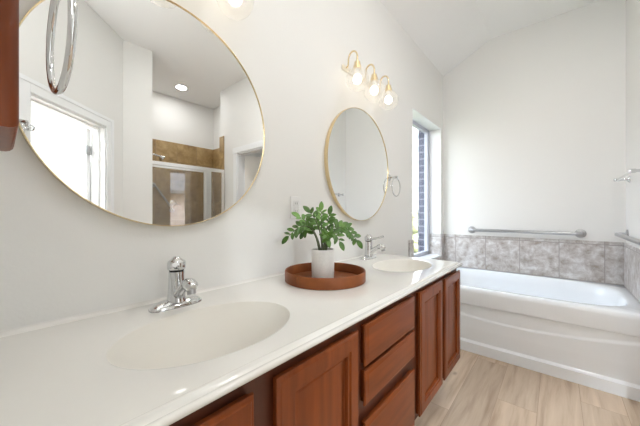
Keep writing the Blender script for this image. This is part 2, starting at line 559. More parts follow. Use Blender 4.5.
# short wall between the angled wall and the shower
struct(MB().prism([(2.675, 0.903), (2.675, 1.203), (2.86, 1.203), (2.86, 0.78)], 0, ZC).build('wall_shower_corner', M['wall']))
struct(MB().box(2.80, 3.99, 1.09, 1.203, 0, ZC).build('wall_shower_left', M['wall']))
struct(MB().box(3.87, 3.99, 1.203, 2.74, 0, ZC).build('wall_shower_back', M['wall']))
struct(MB().box(3.07, 3.87, 2.62, 2.74, 0, ZC).build('wall_shower_right', M['wall']))
TZ = 2.355
struct(MB().box(3.858, 3.87, 1.215, 2.608, 0.03, TZ, 0.003).build('trim_3', M['stile_y']))
struct(MB().box(2.96, 3.87, 1.203, 1.215, 0.03, TZ, 0.003).build('trim_4', M['stile_x']))
struct(MB().box(3.08, 3.87, 2.608, 2.62, 0.03, TZ, 0.003).build('trim_5', M['stile_x']))
b = MB()
b.box(2.95, 3.082, 2.298, 2.31, 0.0, 2.385, 0.003)
b.box(3.07, 3.082, 2.31, 2.62, 0.0, 2.385, 0.003)
struct(b.build('trim_6', M['stile_x']))
struct(MB().box(2.88, 3.87, 1.203, 2.62, 0, 0.03, 0.004).box(2.88, 3.0, 1.203, 2.298, 0.03, 0.12, 0.008).build('trim_7', M['tub']))
# the bright room beyond the doorway
struct(MB().box(6.2, 6.3, -2.5, 1.09, 0, ZC).build('wall_far_right', M['wall']))
struct(MB().box(1.83, 6.2, -2.5, -2.4, 0, ZC).build('wall_far_front', M['wall']))
struct(MB().box(1.83, 1.93, -2.4, -1.4, 0, ZC).build('wall_far_left', M['wall']))
struct(MB().box(3.99, 6.2, 1.0, 1.09, 0, ZC).build('wall_far_back', M['wall']))
b = MB().box(4.50, 4.58, 0.975, 1.0, 0, 2.1, 0.003).box(5.42, 5.50, 0.975, 1.0, 0, 2.1, 0.003).box(4.58, 5.42, 0.975, 1.0, 2.02, 2.1, 0.003)
struct(b.build('trim_8', M['trim']))
d3 = struct(MB().box(4.60, 5.40, 0.86, 0.895, 0.01, 2.03, 0.002).build('door_3', M['trim']))
for hz in (0.25, 1.0, 1.75):
    MB().box(5.385, 5.415, 0.85, 0.86, hz - 0.045, hz + 0.045, 0.001).build('door_hinge', M['steel'], d3)

# window: sill, frame, pane
b = MB()
fx0, fx1 = -0.178, -0.135
b.box(fx0, fx1, WY0, WY0 + 0.045, WZ0, WZ1, 0.004)
b.box(fx0, fx1, WY1 - 0.07, WY1, WZ0, WZ1, 0.004)
b.box(fx0, fx1, WY0 + 0.045, WY1 - 0.045, WZ0, WZ0 + 0.045, 0.004)
b.box(fx0, fx1, WY0 + 0.045, WY1 - 0.045, WZ1 - 0.045, WZ1, 0.004)
win = struct(MB().box(-0.166, -0.160, WY0 + 0.04, WY1 - 0.04, WZ0 + 0.04, WZ1 - 0.04).build('window_1', M['pane']))
b.build('window_frame', M['vinyl'], win)
MB().box(fx1, 0.012, WY0, WY1, WZ0 - 0.02, WZ0 + 0.004, 0.005).build('window_sill', M['sill'], win)
b = MB()
b.box(fx1, -0.001, WY1 - 0.006, WY1, WZ0 + 0.93 - 0.665 - 0.0, WZ1)
b.box(fx1, -0.001, WY0, WY0 + 0.006, WZ0 + 0.265, WZ1)
b.box(fx1, -0.001, WY0, WY1, WZ1 - 0.006, WZ1)
struct(b.build('trim_9', M['trim']))

# grey tile wainscot round the tub
TT = 0.915
struct(MB().box(0.012, XR - 0.012, YB - 0.012, YB, 0.40, TT, 0.003).build('trim_10', M['tile_x']))
b = MB()
b.box(0, 0.012, WY1, YB - 0.0, 0.40, TT, 0.003)
b.box(0, 0.014, 2.53, WY0, 0.40, TT, 0.003)
b.box(0, 0.012, WY0, WY1, 0.40, WZ0 - 0.02, 0.002)
b.box(fx1, 0.0, WY1 - 0.010, WY1, WZ0 + 0.004, TT, 0.002)
b.box(fx1, 0.0, WY0, WY0 + 0.010, WZ0 + 0.004, TT, 0.002)
struct(b.build('trim_11', M['tile_y']))
struct(MB().box(XR - 0.012, XR, 2.52, YB, 0.40, TT, 0.003).build('trim_12', M['tile_y']))
# baseboards
def baseboard(name, x0, x1, y0, y1, xf=None):
    struct(MB().box(x0, x1, y0, y1, 0, 0.09, 0.004).build(name, M['trim'], xf=xf))
baseboard('baseboard_closet', XR, DX0 - 0.085, 2.296, 2.31)
baseboard('baseboard_near', 1.696, 1.71, -1.4, -0.05)
baseboard('baseboard_right', XR - 0.014, XR, 2.31, 2.52)

# outside the window
b = MB()
b.box(-0.262, -0.182, 3.445, 4.6, 0.0, 3.3)
b.box(-0.262, -0.182, 1.4, 2.66, 0.0, 3.3)
b.box(-0.262, -0.182, 2.66, 3.445, 0.0, WZ0 - 0.03)
b.box(-0.262, -0.182, 2.66, 3.445, WZ1 + 0.02, 3.3)
struct(b.build('wall_outside', M['brick']))
struct(MB().box(-14, -0.2, -10, 24, -0.35, -0.10).build('lawn', M['grass']))
nb = thing('neighbour_house', 'pale pink brick house with grey roof across the lawn outside the window', 'house', (-5.0, 2.6, -0.1))
MB().box(-9.0, -4.6, -1.0, 6.2, -0.1, 1.95).build('brick_wall', M['brick_pale'], nb)
MB().rings([[(-4.2, y, 1.93), (-4.2, y, 2.05), (-6.8, y, 3.3), (-9.4, y, 2.05), (-9.4, y, 1.93)] for y in (-1.3, 6.5)]).build('roof', M['roof'], nb)
b = MB()
rr = random.Random(3)
for i in range(300):
    y = rr.uniform(8.2, 11.6)
    c = Vector((-2.9 + rr.gauss(0, 0.4), y, rr.uniform(-0.05, 1.05) + 0.12 * sin(y * 5)))
    r_ = rr.uniform(0.12, 0.2)
    t = bmesh.ops.create_icosphere(b.bm, subdivisions=1, radius=r_)
    for v in t['verts']:
        v.co = c + v.co * rr.uniform(0.7, 1.25)
tag(b.build('hedge', M['hedge']), 'low yellow green hedge outside, seen through the window', 'hedge')

# ------------------------------------------------------------------ vanity
ZT = 0.86
VE = 1.935
BAS = [(0.345, 0.39, 0.17, 0.235), (0.355, 1.60, 0.155, 0.225)]
top = thing('vanity_countertop', 'long glossy off white countertop with two moulded oval basins', 'countertop', (0.0, 0.95, ZT))
# slab with two elliptical holes
N = 72
def ell_pts(bs, k, z, ex=0.0):
    cx_, cy_, rx, ry = bs
    return [(cx_ + (rx * k + ex) * cos(2 * pi * i / N), cy_ + (ry * k + ex) * sin(2 * pi * i / N), z) for i in range(N)]
def rect_ring(x0, x1, y0, y1, cx_, cy_, z):
    out = []
    for i in range(N):
        t = 2 * pi * i / N
        c, s_ = cos(t), sin(t)
        k = min(((x1 - cx_) / c) if c > 1e-9 else ((x0 - cx_) / c) if c < -1e-9 else 1e9,
                ((y1 - cy_) / s_) if s_ > 1e-9 else ((y0 - cy_) / s_) if s_ < -1e-9 else 1e9)
        out.append([cx_ + k * c, cy_ + k * s_, z])
    for (px, py) in ((x0, y0), (x0, y1), (x1, y0), (x1, y1)):      # pull the nearest sample into each corner
        j = min(range(N), key=lambda i: (out[i][0] - px) ** 2 + (out[i][1] - py) ** 2)
        out[j][0], out[j][1] = px, py
    return [tuple(p) for p in out]
b = MB()
XE = 0.582
YM = 1.0
for bs, (ya, yb_) in zip(BAS, ((-0.02, YM), (YM, VE - 0.031))):
    b.rings([rect_ring(0.012, XE, ya, yb_, bs[0], bs[1], ZT), ell_pts(bs, 1.0, ZT, 0.012), ell_pts(bs, 1.0, ZT - 0.002, 0.004)], False, False)
# rolled front edge, end edge: profile swept along front and right end
prof = [(0.0, 0.0), (0.003, 0.0012), (0.006, 0.0006), (0.009, -0.004), (0.012, -0.0080), (0.015, -0.0092), (0.019, -0.0078), (0.025, -0.0068), (0.029, -0.0080), (0.031, -0.011), (0.031, -0.015), (0.029, -0.019), (0.025, -0.020), (0.0, -0.020)]
b.rings([[(XE + o_, -0.02, ZT + h) for o_, h in prof], [(XE + o_, VE - 0.031 + o_, ZT + h) for o_, h in prof], [(0.0, VE - 0.031 + o_, ZT + h) for o_, h in prof]], False, False, closed=False)
for bs, (ya, yb_) in zip(BAS, ((-0.02, YM), (YM, VE - 0.031))):
    b.rings([rect_ring(0.0, XE, ya, yb_, bs[0], bs[1], ZT - 0.020), ell_pts(bs, 1.0, ZT - 0.020, 0.008)], False, False)
# coved joint at the wall
b.rings([[(0.012, y, ZT), (0.006, y, ZT + 0.002), (0.002, y, ZT + 0.006), (0.0005, y, ZT + 0.012), (0.0005, y, ZT - 0.02)] for y in (-0.02, VE - 0.031)], closed=False, cap0=False, cap1=False)
slab = b.build('slab', M['marble'], top, 40)
for bs in BAS:
    b = MB()
    D_ = 0.12
    ks = [1.0, 0.98, 0.94, 0.89, 0.80, 0.68, 0.52, 0.34, 0.16]
    rings = [ell_pts(bs, 1.0, ZT - 0.002, 0.004), ell_pts(bs, 1.0, ZT - 0.006)]
    for k in ks[1:]:
        rings.append(ell_pts(bs, k, ZT - 0.006 - (D_ - 0.006) * (1 - k ** 2.0)))
    b.rings(rings, False, True)
    bo = b.build('basin', M['bowl'], top, 60)
    bo['label'] = 'white oval bowl with its shade darkened into the colour'
    zz = ZT - D_ + 0.001
    MB().lathe((bs[0], bs[1], zz), (0, 0, 1), [(0.03, -0.006), (0.03, 0.002), (0.024, 0.004), (0.02, 0.001), (0.012, 0.002), (0.0, 0.005)]).build('drain', M['chrome'], bo, 40)

def door_prof(x=0.603):
    return [(0.006, 0.5785), (0.006, 0.588), (0.0, 0.591), (0.0, x - 0.006), (0.002, x - 0.004), (0.007, x - 0.003), (0.011, x), (0.046, x), (0.049, x - 0.005), (0.058, x - 0.005), (0.060, x - 0.015), (0.065, x - 0.016), (0.068, x - 0.016)]
def add_door(par, y0, y1, z0, z1):
    d = MB().profile_panel(y0, y1, z0, z1, door_prof(), False).build('door', M['wood_v'], par, 35)
    i = 0.068
    MB().profile_panel(y0 + i, y1 - i, z0 + i, z1 - i, [(0.0005, 0.580), (0.0005, 0.5855), (0.004, 0.588), (0.008, 0.589)]).build('panel', M['wood_v'], d, 25)
    return d
def add_drawer(par, y0, y1, z0, z1):
    return MB().profile_panel(y0, y1, z0, z1, [(0.007, 0.5785), (0.007, 0.588), (0, 0.591), (0, 0.596), (0.003, 0.599), (0.008, 0.600), (0.013, 0.603), (0.016, 0.6035)]).build('drawer', M['wood_h'], par, 25)
def cabinet(label, y0, y1, openings, z0=0.24):
    c = thing('vanity_cabinet', label, 'cabinet', (0.29, (y0 + y1) / 2, 0.0), 'vanity cabinets')
    b = MB()
    t = 0.016
    b.box(0.004, 0.56, y0, y0 + t, z0, 0.838)
    b.box(0.004, 0.56, y1 - t, y1, z0, 0.838)
    b.box(0.004, 0.56, y0 + t, y1 - t, z0, z0 + t)
    b.box(0.004, 0.014, y0 + t, y1 - t, z0 + t, 0.838)
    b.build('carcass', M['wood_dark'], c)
    b = MB()
    ya = [y0] + [v for o_ in openings for v in o_] + [y1]
    for k in range(0, len(ya), 2):
        b.box(0.56, 0.578, ya[k], ya[k + 1], z0, 0.838)
    for (p, q) in openings:
        b.box(0.56, 0.578, p, q, z0, z0 + 0.03)
        b.box(0.56, 0.578, p, q, 0.77, 0.838)
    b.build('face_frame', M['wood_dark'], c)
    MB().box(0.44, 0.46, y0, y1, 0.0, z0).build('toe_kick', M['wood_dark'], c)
    return c
c1 = cabinet('reddish cherry sink cabinet with two doors under the nearer basin', -0.02, 0.757, [(0.06, 0.32), (0.43, 0.71)])
add_door(c1, 0.035, 0.342, 0.245, 0.802)
add_door(c1, 0.402, 0.735, 0.245, 0.804)
c2 = cabinet('reddish cherry cabinet of three stacked drawers between the two sink cabinets', 0.757, 1.215, [(0.80, 1.16)])
add_drawer(c2, 0.774, 1.184, 0.672, 0.810)
add_drawer(c2, 0.774, 1.184, 0.545, 0.660)
add_drawer(c2, 0.774, 1.184, 0.245, 0.491)
MB().box(0.56, 0.578, 0.80, 1.16, 0.655, 0.68).box(0.56, 0.578, 0.80, 1.16, 0.48, 0.56).build('rail', M['wood_dark'], c2)
c3 = cabinet('reddish cherry sink cabinet with two doors at the far end beside the tub', 1.215, VE - 0.012, [(1.27, 1.55), (1.63, 1.90)])
add_door(c3, 1.246, 1.566, 0.245, 0.812)
add_door(c3, 1.608, 1.921, 0.245, 0.808)

# ------------------------------------------------------------------ faucets
def faucet(x, y, turn, label):
    f = thing('basin_faucet', label, 'faucet', (x, y, ZT), 'basin faucets')
    z = ZT + 0.0005
    b = MB()
    K = 40
    def oval(ax, ay, h, p=3.0):
        out = []
        for i in range(K):
            t = 2 * pi * i / K
            c, s_ = cos(t), sin(t)
            k = (abs(c) ** p + abs(s_) ** p) ** (-1 / p)
            out.append((x + ax * k * c, y + ay * k * s_, z + h))
        return out
    b.rings([oval(0.029, 0.083, 0), oval(0.029, 0.083, 0.006), oval(0.026, 0.079, 0.012), oval(0.021, 0.070, 0.019), oval(0.016, 0.05, 0.024)])
    b.build('base_plate', M['chrome'], f, 45)
    MB().lathe((x, y, z + 0.018), (0, 0, 1), [(0.031, 0), (0.0285, 0.012), (0.026, 0.045), (0.0245, 0.085), (0.0245, 0.099)]).build('body', M['chrome'], f, 45)
    # spout: short thick arm rising a little, rounded nose with aerator
    d = Vector((1, 0, 0))
    o = Vector((x, y, z))
    pts = [o + Vector((0.010, 0, 0.040)), o + Vector((0.040, 0, 0.062)), o + Vector((0.066, 0, 0.079)), o + Vector((0.076, 0, 0.0845)), o + Vector((0.082, 0, 0.087)), o + Vector((0.100, 0, 0.088)), o + Vector((0.114, 0, 0.084)), o + Vector((0.121, 0, 0.080))]
    sp = MB().tube(pts, [0.020, 0.0155, 0.0145, 0.015, 0.0185, 0.0205, 0.0195, 0.014], 18).build('spout', M['chrome'], f, 60)
    MB().lathe(o + Vector((0.108, 0, 0.076)), (0.25, 0, -1), [(0.0135, 0), (0.0135, 0.016), (0.011, 0.017), (0.011, 0.010), (0.0, 0.010)], 20).build('aerator', M['steel'], sp, 40)
    MB().lathe((x, y, z + 0.119), (0, 0, 1), [(0.0225, 0), (0.0235, 0.004), (0.0235, 0.006)]).build('collar', M['dark'], f, 45)
    h = MB().lathe((x, y, z + 0.124), (0, 0, 1), [(0.027, 0), (0.0285, 0.004), (0.0285, 0.022), (0.026, 0.028), (0.017, 0.033), (0.012, 0.038), (0.010, 0.042), (0.0, 0.044)]).build('handle', M['chrome'], f, 45)
    dv = Vector((cos(turn), sin(turn), 0))
    pts = [o + Vector((0, 0, 0.136)) + dv * 0.02, o + Vector((0, 0, 0.139)) + dv * 0.05, o + Vector((0, 0, 0.148)) + dv * 0.085, o + Vector((0, 0, 0.157)) + dv * 0.112]
    MB().tube(pts, [0.009, 0.0075, 0.0065, 0.0075], 14).build('lever', M['chrome'], h, 60)
    return f
faucet(0.098, 0.39, radians(-24), 'chrome single lever faucet behind the nearer basin, below the larger looking mirror')
faucet(0.085, 1.66, radians(0), 'chrome single lever faucet behind the far basin, right of the potted plant')

# ------------------------------------------------------------------ round mirrors
def round_mirror(yc, zc_, r, label):
    m = thing('round_mirror', label, 'mirror', (0.0, yc, zc_), 'round brass framed mirrors')
    n = 128
    pr = [(r - 0.006, 0.001), (r - 0.001, 0.002), (r, 0.004), (r, 0.028), (r - 0.001, 0.030), (r - 0.0025, 0.030), (r - 0.0035, 0.029), (r - 0.0035, 0.022)]
    MB().lathe((0, yc, zc_), (1, 0, 0), pr, n, False, False).build('frame', M['brass'], m, 40)
    MB().lathe((0, yc, zc_), (1, 0, 0), [(r - 0.0035, 0.014), (r - 0.0035, 0.0255)], n).build('mirror_glass', M['mirror'], m)
    return m
round_mirror(0.413, 1.527, 0.402, 'large round mirror in thin brass frame above the nearer basin, reflecting the shower')
round_mirror(1.672, 1.510, 0.392, 'round mirror in thin brass frame above the far basin, beside the window')

# ------------------------------------------------------------------ vanity lights
def vanity_light(yc, zg, label):
    v = thing('vanity_light', label, 'wall light', (0.0, yc, zg + 0.10), 'three globe vanity lights')
    MB().box(0.0, 0.014, yc - 0.25, yc + 0.25, zg + 0.085, zg + 0.117, 0.004).build('back_plate', M['plate'], v)
    for k in (-1, 0, 1):
        y = yc + 0.215 * k
        zb, xg = zg + 0.104, 0.10
        pts = [(0.010, y, zb), (0.024, y, zb + 0.004), (0.030, y, zb + 0.018)] + [Vector((0.0655, y, zb + 0.044)) + Vector((-0.0345 * cos(a_), 0, 0.046 * sin(a_))) for a_ in [pi * i / 14 for i in range(15)]] + [(xg, y, zg + 0.112)]
        MB().tube(pts, 0.0055, 12).build('arm', M['brass'], v, 60)
        MB().lathe((xg, y, zg + 0.066), (0, 0, 1), [(0.025, 0), (0.025, 0.022), (0.019, 0.026), (0.019, 0.046), (0.012, 0.050), (0.008, 0.052)], 24).build('socket', M['brass'], v, 40)
        prof = [(0.073 * sin(t), -0.073 * cos(t)) for t in [0.001 + (pi - 0.34) * i / 22 for i in range(23)]]
        g = MB().lathe((xg, y, zg), (0, 0, 1), prof, 36, True, False).build('glass_globe', M['globe'], v, 80)
        MB().lathe((xg, y, zg - 0.026), (0, 0, 1), [(0.0, 0), (0.014, 0.003), (0.024, 0.012), (0.028, 0.026), (0.026, 0.040), (0.019, 0.052), (0.012, 0.058)], 24).build('bulb', M['bulb'], g, 80)
        MB().lathe((xg, y, zg + 0.030), (0, 0, 1), [(0.0135, 0), (0.0145, 0.006), (0.0145, 0.034), (0.018, 0.038)], 20).build('lamp_holder', M['white_plastic'], g, 40)
    return v
vanity_light(0.396, 2.027, 'brass vanity light with three clear globes above the nearer mirror, cropped by the top edge')
vanity_light(1.710, 2.027, 'brass vanity light with three glowing clear globes above the far mirror')

# ------------------------------------------------------------------ towel rings
def towel_ring(label, wall_pt, n, t, r, off=0.062):
    """n = wall normal, t = sideways direction along the wall"""
    p, n, t = Vector(wall_pt), Vector(n), Vector(t)
    o = thing('towel_ring', label, 'towel ring', p, 'chrome towel rings')
    MB().lathe(p, n, [(0.027, 0), (0.027, 0.005), (0.022, 0.009), (0.012, 0.013), (0.009, 0.02), (0.009, off - 0.012), (0.013, off - 0.007), (0.013, off + 0.010), (0.008, off + 0.014), (0.0, off + 0.015)], 24).build('mount', M['chrome'], o, 40)
    c = p + n * off - Vector((0, 0, 1)) * (r + 0.006)
    pts = [c + t * (r * cos(a_)) + Vector((0, 0, 1)) * (r * sin(a_)) for a_ in [2 * pi * i / 56 for i in range(56)]]
    MB().tube(pts, 0.0048, 14, True).build('ring', M['chrome'], o, 80)
towel_ring('chrome towel ring on the wall between the far mirror and the window', (0, 2.135, 1.468), (1, 0, 0), (0, 1, 0), 0.075)
towel_ring('chrome towel ring close to the camera, hanging in front of the nearer mirror', (0.515, -0.02, 1.516), (0, 1, 0), (1, 0.05, 0), 0.078, 0.0785)

# ------------------------------------------------------------------ medicine cabinet on the near wall
mc = thing('medicine_cabinet', 'reddish wood medicine cabinet at the left edge, beside the nearer mirror', 'cabinet', (0.25, -0.02, 1.31))
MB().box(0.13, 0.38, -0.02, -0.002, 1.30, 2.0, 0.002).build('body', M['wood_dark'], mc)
def yprof(x0, x1, z0, z1, prof):
    return MB().rings([[(x0 + i, y, z0 + i), (x1 - i, y, z0 + i), (x1 - i, y, z1 - i), (x0 + i, y, z1 - i)] for i, y in prof])
md = yprof(0.12, 0.392, 1.313, 2.02, [(0.0, -0.002), (0.0, 0.010), (0.002, 0.016), (0.006, 0.0205), (0.011, 0.022), (0.05, 0.022), (0.055, 0.016), (0.06, 0.014)]).build('door', M['wood_v'], mc, 35)

# ------------------------------------------------------------------ switch plate
sw = thing('wall_outlet', 'white wall outlet half hidden behind the plant leaves', 'outlet', (0.0, 1.039, 1.203))
MB().box(0.0, 0.006, 1.002, 1.077, 1.143, 1.262, 0.003).build('cover_plate', M['white_plastic'], sw)
for dz in (-0.02, 0.02):
    r_ = MB().box(0.005, 0.0085, 1.022, 1.057, 1.203 + dz - 0.015, 1.203 + dz + 0.015, 0.004).build('receptacle', M['white_plastic'], sw)
    MB().box(0.0084, 0.0088, 1.031, 1.033, 1.203 + dz - 0.004, 1.203 + dz + 0.006).box(0.0084, 0.0088, 1.046, 1.048, 1.203 + dz - 0.004, 1.203 + dz + 0.006).build('slot', M['dark'], r_)

# ------------------------------------------------------------------ tray and plant
TX, TY, TR = 0.243, 1.0, 0.188
tr = thing('serving_tray', 'round tan brown leather tray on the countertop under the plant', 'tray', (TX, TY, ZT + 0.0006))
MB().lathe((TX, TY, ZT + 0.0006), (0, 0, 1), [(TR - 0.012, 0.0), (TR - 0.012, 0.006), (0.0, 0.006)], 96).build('base', M['tray_in'], tr, 30)
rim = MB().lathe((TX, TY, ZT + 0.0006), (0, 0, 1), [(TR - 0.008, 0.006), (TR - 0.008, 0.046), (TR - 0.006, 0.049), (TR - 0.002, 0.049), (TR, 0.046), (TR, 0.002), (TR - 0.003, 0.0), (TR - 0.012, 0.0)], 96, False, False).build('rim', M['tray'], tr, 40)
b = MB()
for da in (0.0, 0.10):
    a_ = radians(-92) + da
    for k in range(9):
        p = Vector((TX + (TR + 0.0004) * cos(a_), TY + (TR + 0.0004) * sin(a_), ZT + 0.005 + k * 0.0045))
        b.cyl(p, p + Vector((0, 0, 0.003)), 0.0007, n=6)
a0 = radians(-92)
b.rings([[(TX + (TR + e_) * cos(a_), TY + (TR + e_) * sin(a_), ZT + h) for e_, h in ((0.0, 0.003), (0.0012, 0.003), (0.0012, 0.046), (0.0, 0.046))] for a_ in (a0 + 0.03, a0 + 0.032, a0 + 0.035)])
b.build('stitched_seam', M['thread'], rim)

PX, PY = 0.235, 0.993
PZ = ZT + 0.0072
pl = thing('potted_plant', 'leafy green plant in a white cylindrical pot standing on the tray', 'potted plant', (PX, PY, PZ))
MB().lathe((PX, PY, PZ), (0, 0, 1), [(0.0, 0), (0.049, 0.0), (0.052, 0.004), (0.0535, 0.06), (0.0535, 0.134), (0.052, 0.137), (0.0495, 0.136), (0.049, 0.12), (0.0, 0.12)], 48, False, False).build('pot', M['pot'], pl, 40)
MB().lathe((PX, PY, PZ + 0.119), (0, 0, 1), [(0.0485, 0), (0.047, 0.004), (0.03, 0.007), (0.0, 0.008)], 32).build('soil', M['soil'], pl, 60)
Z = Vector((0, 0, 1))
SR = Vector((cos(radians(40.7)), sin(radians(40.7)), 0))       # across
SD = Vector((-sin(radians(40.7)), cos(radians(40.7)), 0))      # away
def leaflet(b, p, d, up, L, wd, curl):
    d = d.normalized()
    s_ = d.cross(up).normalized()
    u_ = s_.cross(d).normalized()
    n = 8
    rows = []
    for i in range(n + 1):
        t = i / n
        hw = wd * (sin(pi * t ** 0.95) ** 0.7 if 0 < t < 1 else 0.0)
        c = p + d * (L * t) - u_ * (curl * L * t * t)
        fold = 0.28 * hw
        rows.append([c - s_ * hw + u_ * fold, c - s_ * hw * 0.5 + u_ * fold * 0.4, c, c + s_ * hw * 0.5 + u_ * fold * 0.4, c + s_ * hw + u_ * fold])
    b.rings(rows, False, False, closed=False)
def frond(base, ctrl, tip, nl, L, new=False, seed=0, skip=0.35):
    rr = random.Random(seed)
    P0, P1, P2 = Vector(base), Vector(ctrl), Vector(tip)
    bez = lambda t: P0 * (1 - t) ** 2 + P1 * (2 * t * (1 - t)) + P2 * t * t
    n = 16
    pts = [bez(i / n) for i in range(n + 1)]
    st = MB().tube(pts, [0.0042 - 0.003 * i / n for i in range(n + 1)], 8).build('stem', M['stem'], pl, 80)
    b = MB()
    nl = int(nl * 1.1)
    for k in range(nl):
        t = skip + (1 - skip) * (k + 0.5) / (nl + 0.3)
        p = bez(t)
        tan = (bez(min(t + 0.03, 1)) - bez(t - 0.03)).normalized()
        side = tan.cross(Vector((0, 0, 1)))
        if side.length < 0.2:
            side = tan.cross(SD)
        side.normalize()
        sg = 1 if k % 2 else -1
        upv = side.cross(tan).normalized()
        if upv.z < 0:
            upv = -upv
        fc = (-SD * rr.uniform(0.6, 1.0) + Z * rr.uniform(0.3, 0.9) + SR * rr.uniform(-0.35, 0.35)).normalized()
        sd_ = tan.cross(fc).normalized()
        d = tan * rr.uniform(0.45, 0.8) + sd_ * sg * rr.uniform(0.8, 1.0) + fc * rr.uniform(-0.1, 0.3)
        sz = 0.98 * L * (1.0 - 0.25 * abs(t - 0.65) / 0.35) * rr.uniform(0.88, 1.1)
        leaflet(b, p, d, fc, sz, sz * rr.uniform(0.23, 0.29), rr.uniform(0.05, 0.3))
    tan = (bez(1) - bez(0.95)).normalized()
    leaflet(b, bez(0.99), tan, Z * 0.6 - SD, L * 1.1, L * 0.27, 0.15)
    o = b.build('leaves', M['leaf_new'] if new else M['leaf'], st, 180)
    s_ = o.modifiers.new('thickness', 'SOLIDIFY')
    s_.thickness = 0.0007
O = Vector((PX, PY, PZ + 0.122))
Z = Vector((0, 0, 1))
def fr(a0, b0, ac, bc, zc_, at, bt, zt, nl, L, new=False, seed=0, skip=0.35):
    frond(O + SR * a0 + SD * b0, O + SR * ac + SD * bc + Z * zc_, O + SR * at + SD * bt + Z * zt, nl, L, new, seed, skip)
fr(-0.016, -0.01, -0.045, -0.01, 0.20, -0.160, -0.02, 0.075, 13, 0.046, seed=1)
fr(-0.010, 0.012, -0.03, 0.02, 0.12, -0.110, 0.02, 0.165, 7, 0.044, True, seed=2, skip=0.5)
fr(-0.004, -0.008, -0.005, -0.01, 0.13, -0.060, -0.01, 0.185, 8, 0.044, False, seed=3, skip=0.45)
fr(0.000, 0.0, -0.01, 0.0, 0.14, -0.008, 0.0, 0.195, 9, 0.042, True, seed=4, skip=0.4)
fr(0.006, 0.012, 0.02, 0.02, 0.13, 0.030, 0.02, 0.175, 8, 0.044, False, seed=5, skip=0.4)
fr(0.014, 0.006, 0.06, 0.01, 0.20, 0.160, 0.0, 0.055, 13, 0.047, seed=6, skip=0.42)
fr(0.012, -0.012, 0.03, -0.03, 0.15, 0.075, -0.06, 0.055, 9, 0.043, seed=7)
fr(0.010, 0.018, 0.04, 0.05, 0.16, 0.100, 0.07, 0.11, 9, 0.044, seed=8)
fr(-0.012, 0.016, -0.05, 0.03, 0.15, -0.09, 0.05, 0.09, 9, 0.044, seed=9)
fr(0.002, -0.018, 0.01, -0.04, 0.12, 0.02, -0.07, 0.07, 8, 0.042, seed=10)

# ------------------------------------------------------------------ bathtub
TYF = 2.605
tub = thing('bathtub', 'white alcove bathtub with a moulded front apron below the window', 'bathtub', (0.77, 3.08, 0.0))
TB = 80
tcx, tcy = 0.79, 3.085
x0, x1, y0, y1 = 0.0125, XR - 0.0125, TYF, YB - 0.0125
def t_rect(x0, x1, y0, y1, z):
    out = []
    for i in range(TB):
        t = 2 * pi * i / TB
        c, s_ = cos(t), sin(t)
        k = min(((x1 - tcx) / c) if c > 1e-9 else ((x0 - tcx) / c) if c < -1e-9 else 1e9,
                ((y1 - tcy) / s_) if s_ > 1e-9 else ((y0 - tcy) / s_) if s_ < -1e-9 else 1e9)
        out.append([tcx + k * c, tcy + k * s_, z])
    for (px, py) in ((x0, y0), (x0, y1), (x1, y0), (x1, y1)):
        j = min(range(TB), key=lambda i: (out[i][0] - px) ** 2 + (out[i][1] - py) ** 2)
        out[j][0], out[j][1] = px, py
    return [tuple(p) for p in out]
def t_sup(hx, hy, z, p, dx=0.0, dy=0.0):
    out = []
    for i in range(TB):
        t = 2 * pi * i / TB
        c, s_ = cos(t), sin(t)
        k = (abs(c / hx) ** p + abs(s_ / hy) ** p) ** (-1 / p)
        out.append((tcx + dx + k * c, tcy + dy + k * s_, z))
    return out
b = MB()
b.rings([t_rect(x0, x1, y0 + 0.012, y1, 0.527), t_rect(x0, x1, y0 + 0.022, y1, 0.534), t_rect(x0 + 0.006, x1 - 0.006, y0 + 0.035, y1 - 0.004, 0.537),
         t_sup(0.678, 0.415, 0.538, 4.2), t_sup(0.668, 0.405, 0.534, 4.0), t_sup(0.660, 0.398, 0.522, 3.8), t_sup(0.645, 0.385, 0.46, 3.6), t_sup(0.62, 0.365, 0.34, 3.4),
         t_sup(0.60, 0.34, 0.22, 3.6), t_sup(0.55, 0.30, 0.155, 3.2), t_sup(0.45, 0.24, 0.135, 2.8), t_sup(0.25, 0.13, 0.13, 2.4)], False, True)
b.build('shell', M['tub'], tub, 50)
b = MB()
nx, rows = 60, []
zs = [0.0, 0.02, 0.05, 0.078, 0.086, 0.090, 0.094, 0.10] + [0.11 + 0.007 * i for i in range(40)] + [0.390, 0.3918, 0.3922, 0.3935, 0.400, 0.4004, 0.4006, 0.405, 0.42, 0.46, 0.50, 0.512, 0.522, 0.527]
def ap_y(x, z):
    if z <= 0.078:
        return TYF - 0.012
    if z <= 0.090:
        return TYF - 0.012 + 0.018 * (z - 0.078) / 0.012
    if z < 0.392:
        zb = 0.284 + 0.152 * (x - 0.79) ** 2
        s_ = min(max((zb - z) / 0.016 + 0.5, 0), 1)
        s_ = s_ * s_ * (3 - 2 * s_)
        return TYF + 0.013 - 0.008 * s_ * (1 - 0.6 * max(0, (0.2 - z)) / 0.11)
    if z < 0.4005:
        return TYF + 0.016
    if z <= 0.50:
        return TYF
    return TYF + 0.012 * ((z - 0.50) / 0.027) ** 2
b.rings([[(x0 + (x1 - x0) * i / nx, ap_y(x0 + (x1 - x0) * i / nx, z), z) for i in range(nx + 1)] for z in zs], False, False, closed=False)
b.build('apron', M['tub'], tub, 22)
MB().lathe((0.30, 3.085, 0.133), (0, 0, 1), [(0.032, -0.003), (0.032, 0.004), (0.022, 0.006), (0.0, 0.004)]).build('drain', M['chrome'], tub, 40)
spt = thing('tub_spout', 'chrome tub spout on the left tile wall, just visible past the countertop', 'tub spout', (0.012, 3.33, 0.685))
q = Vector((0.012, 3.33, 0.60))
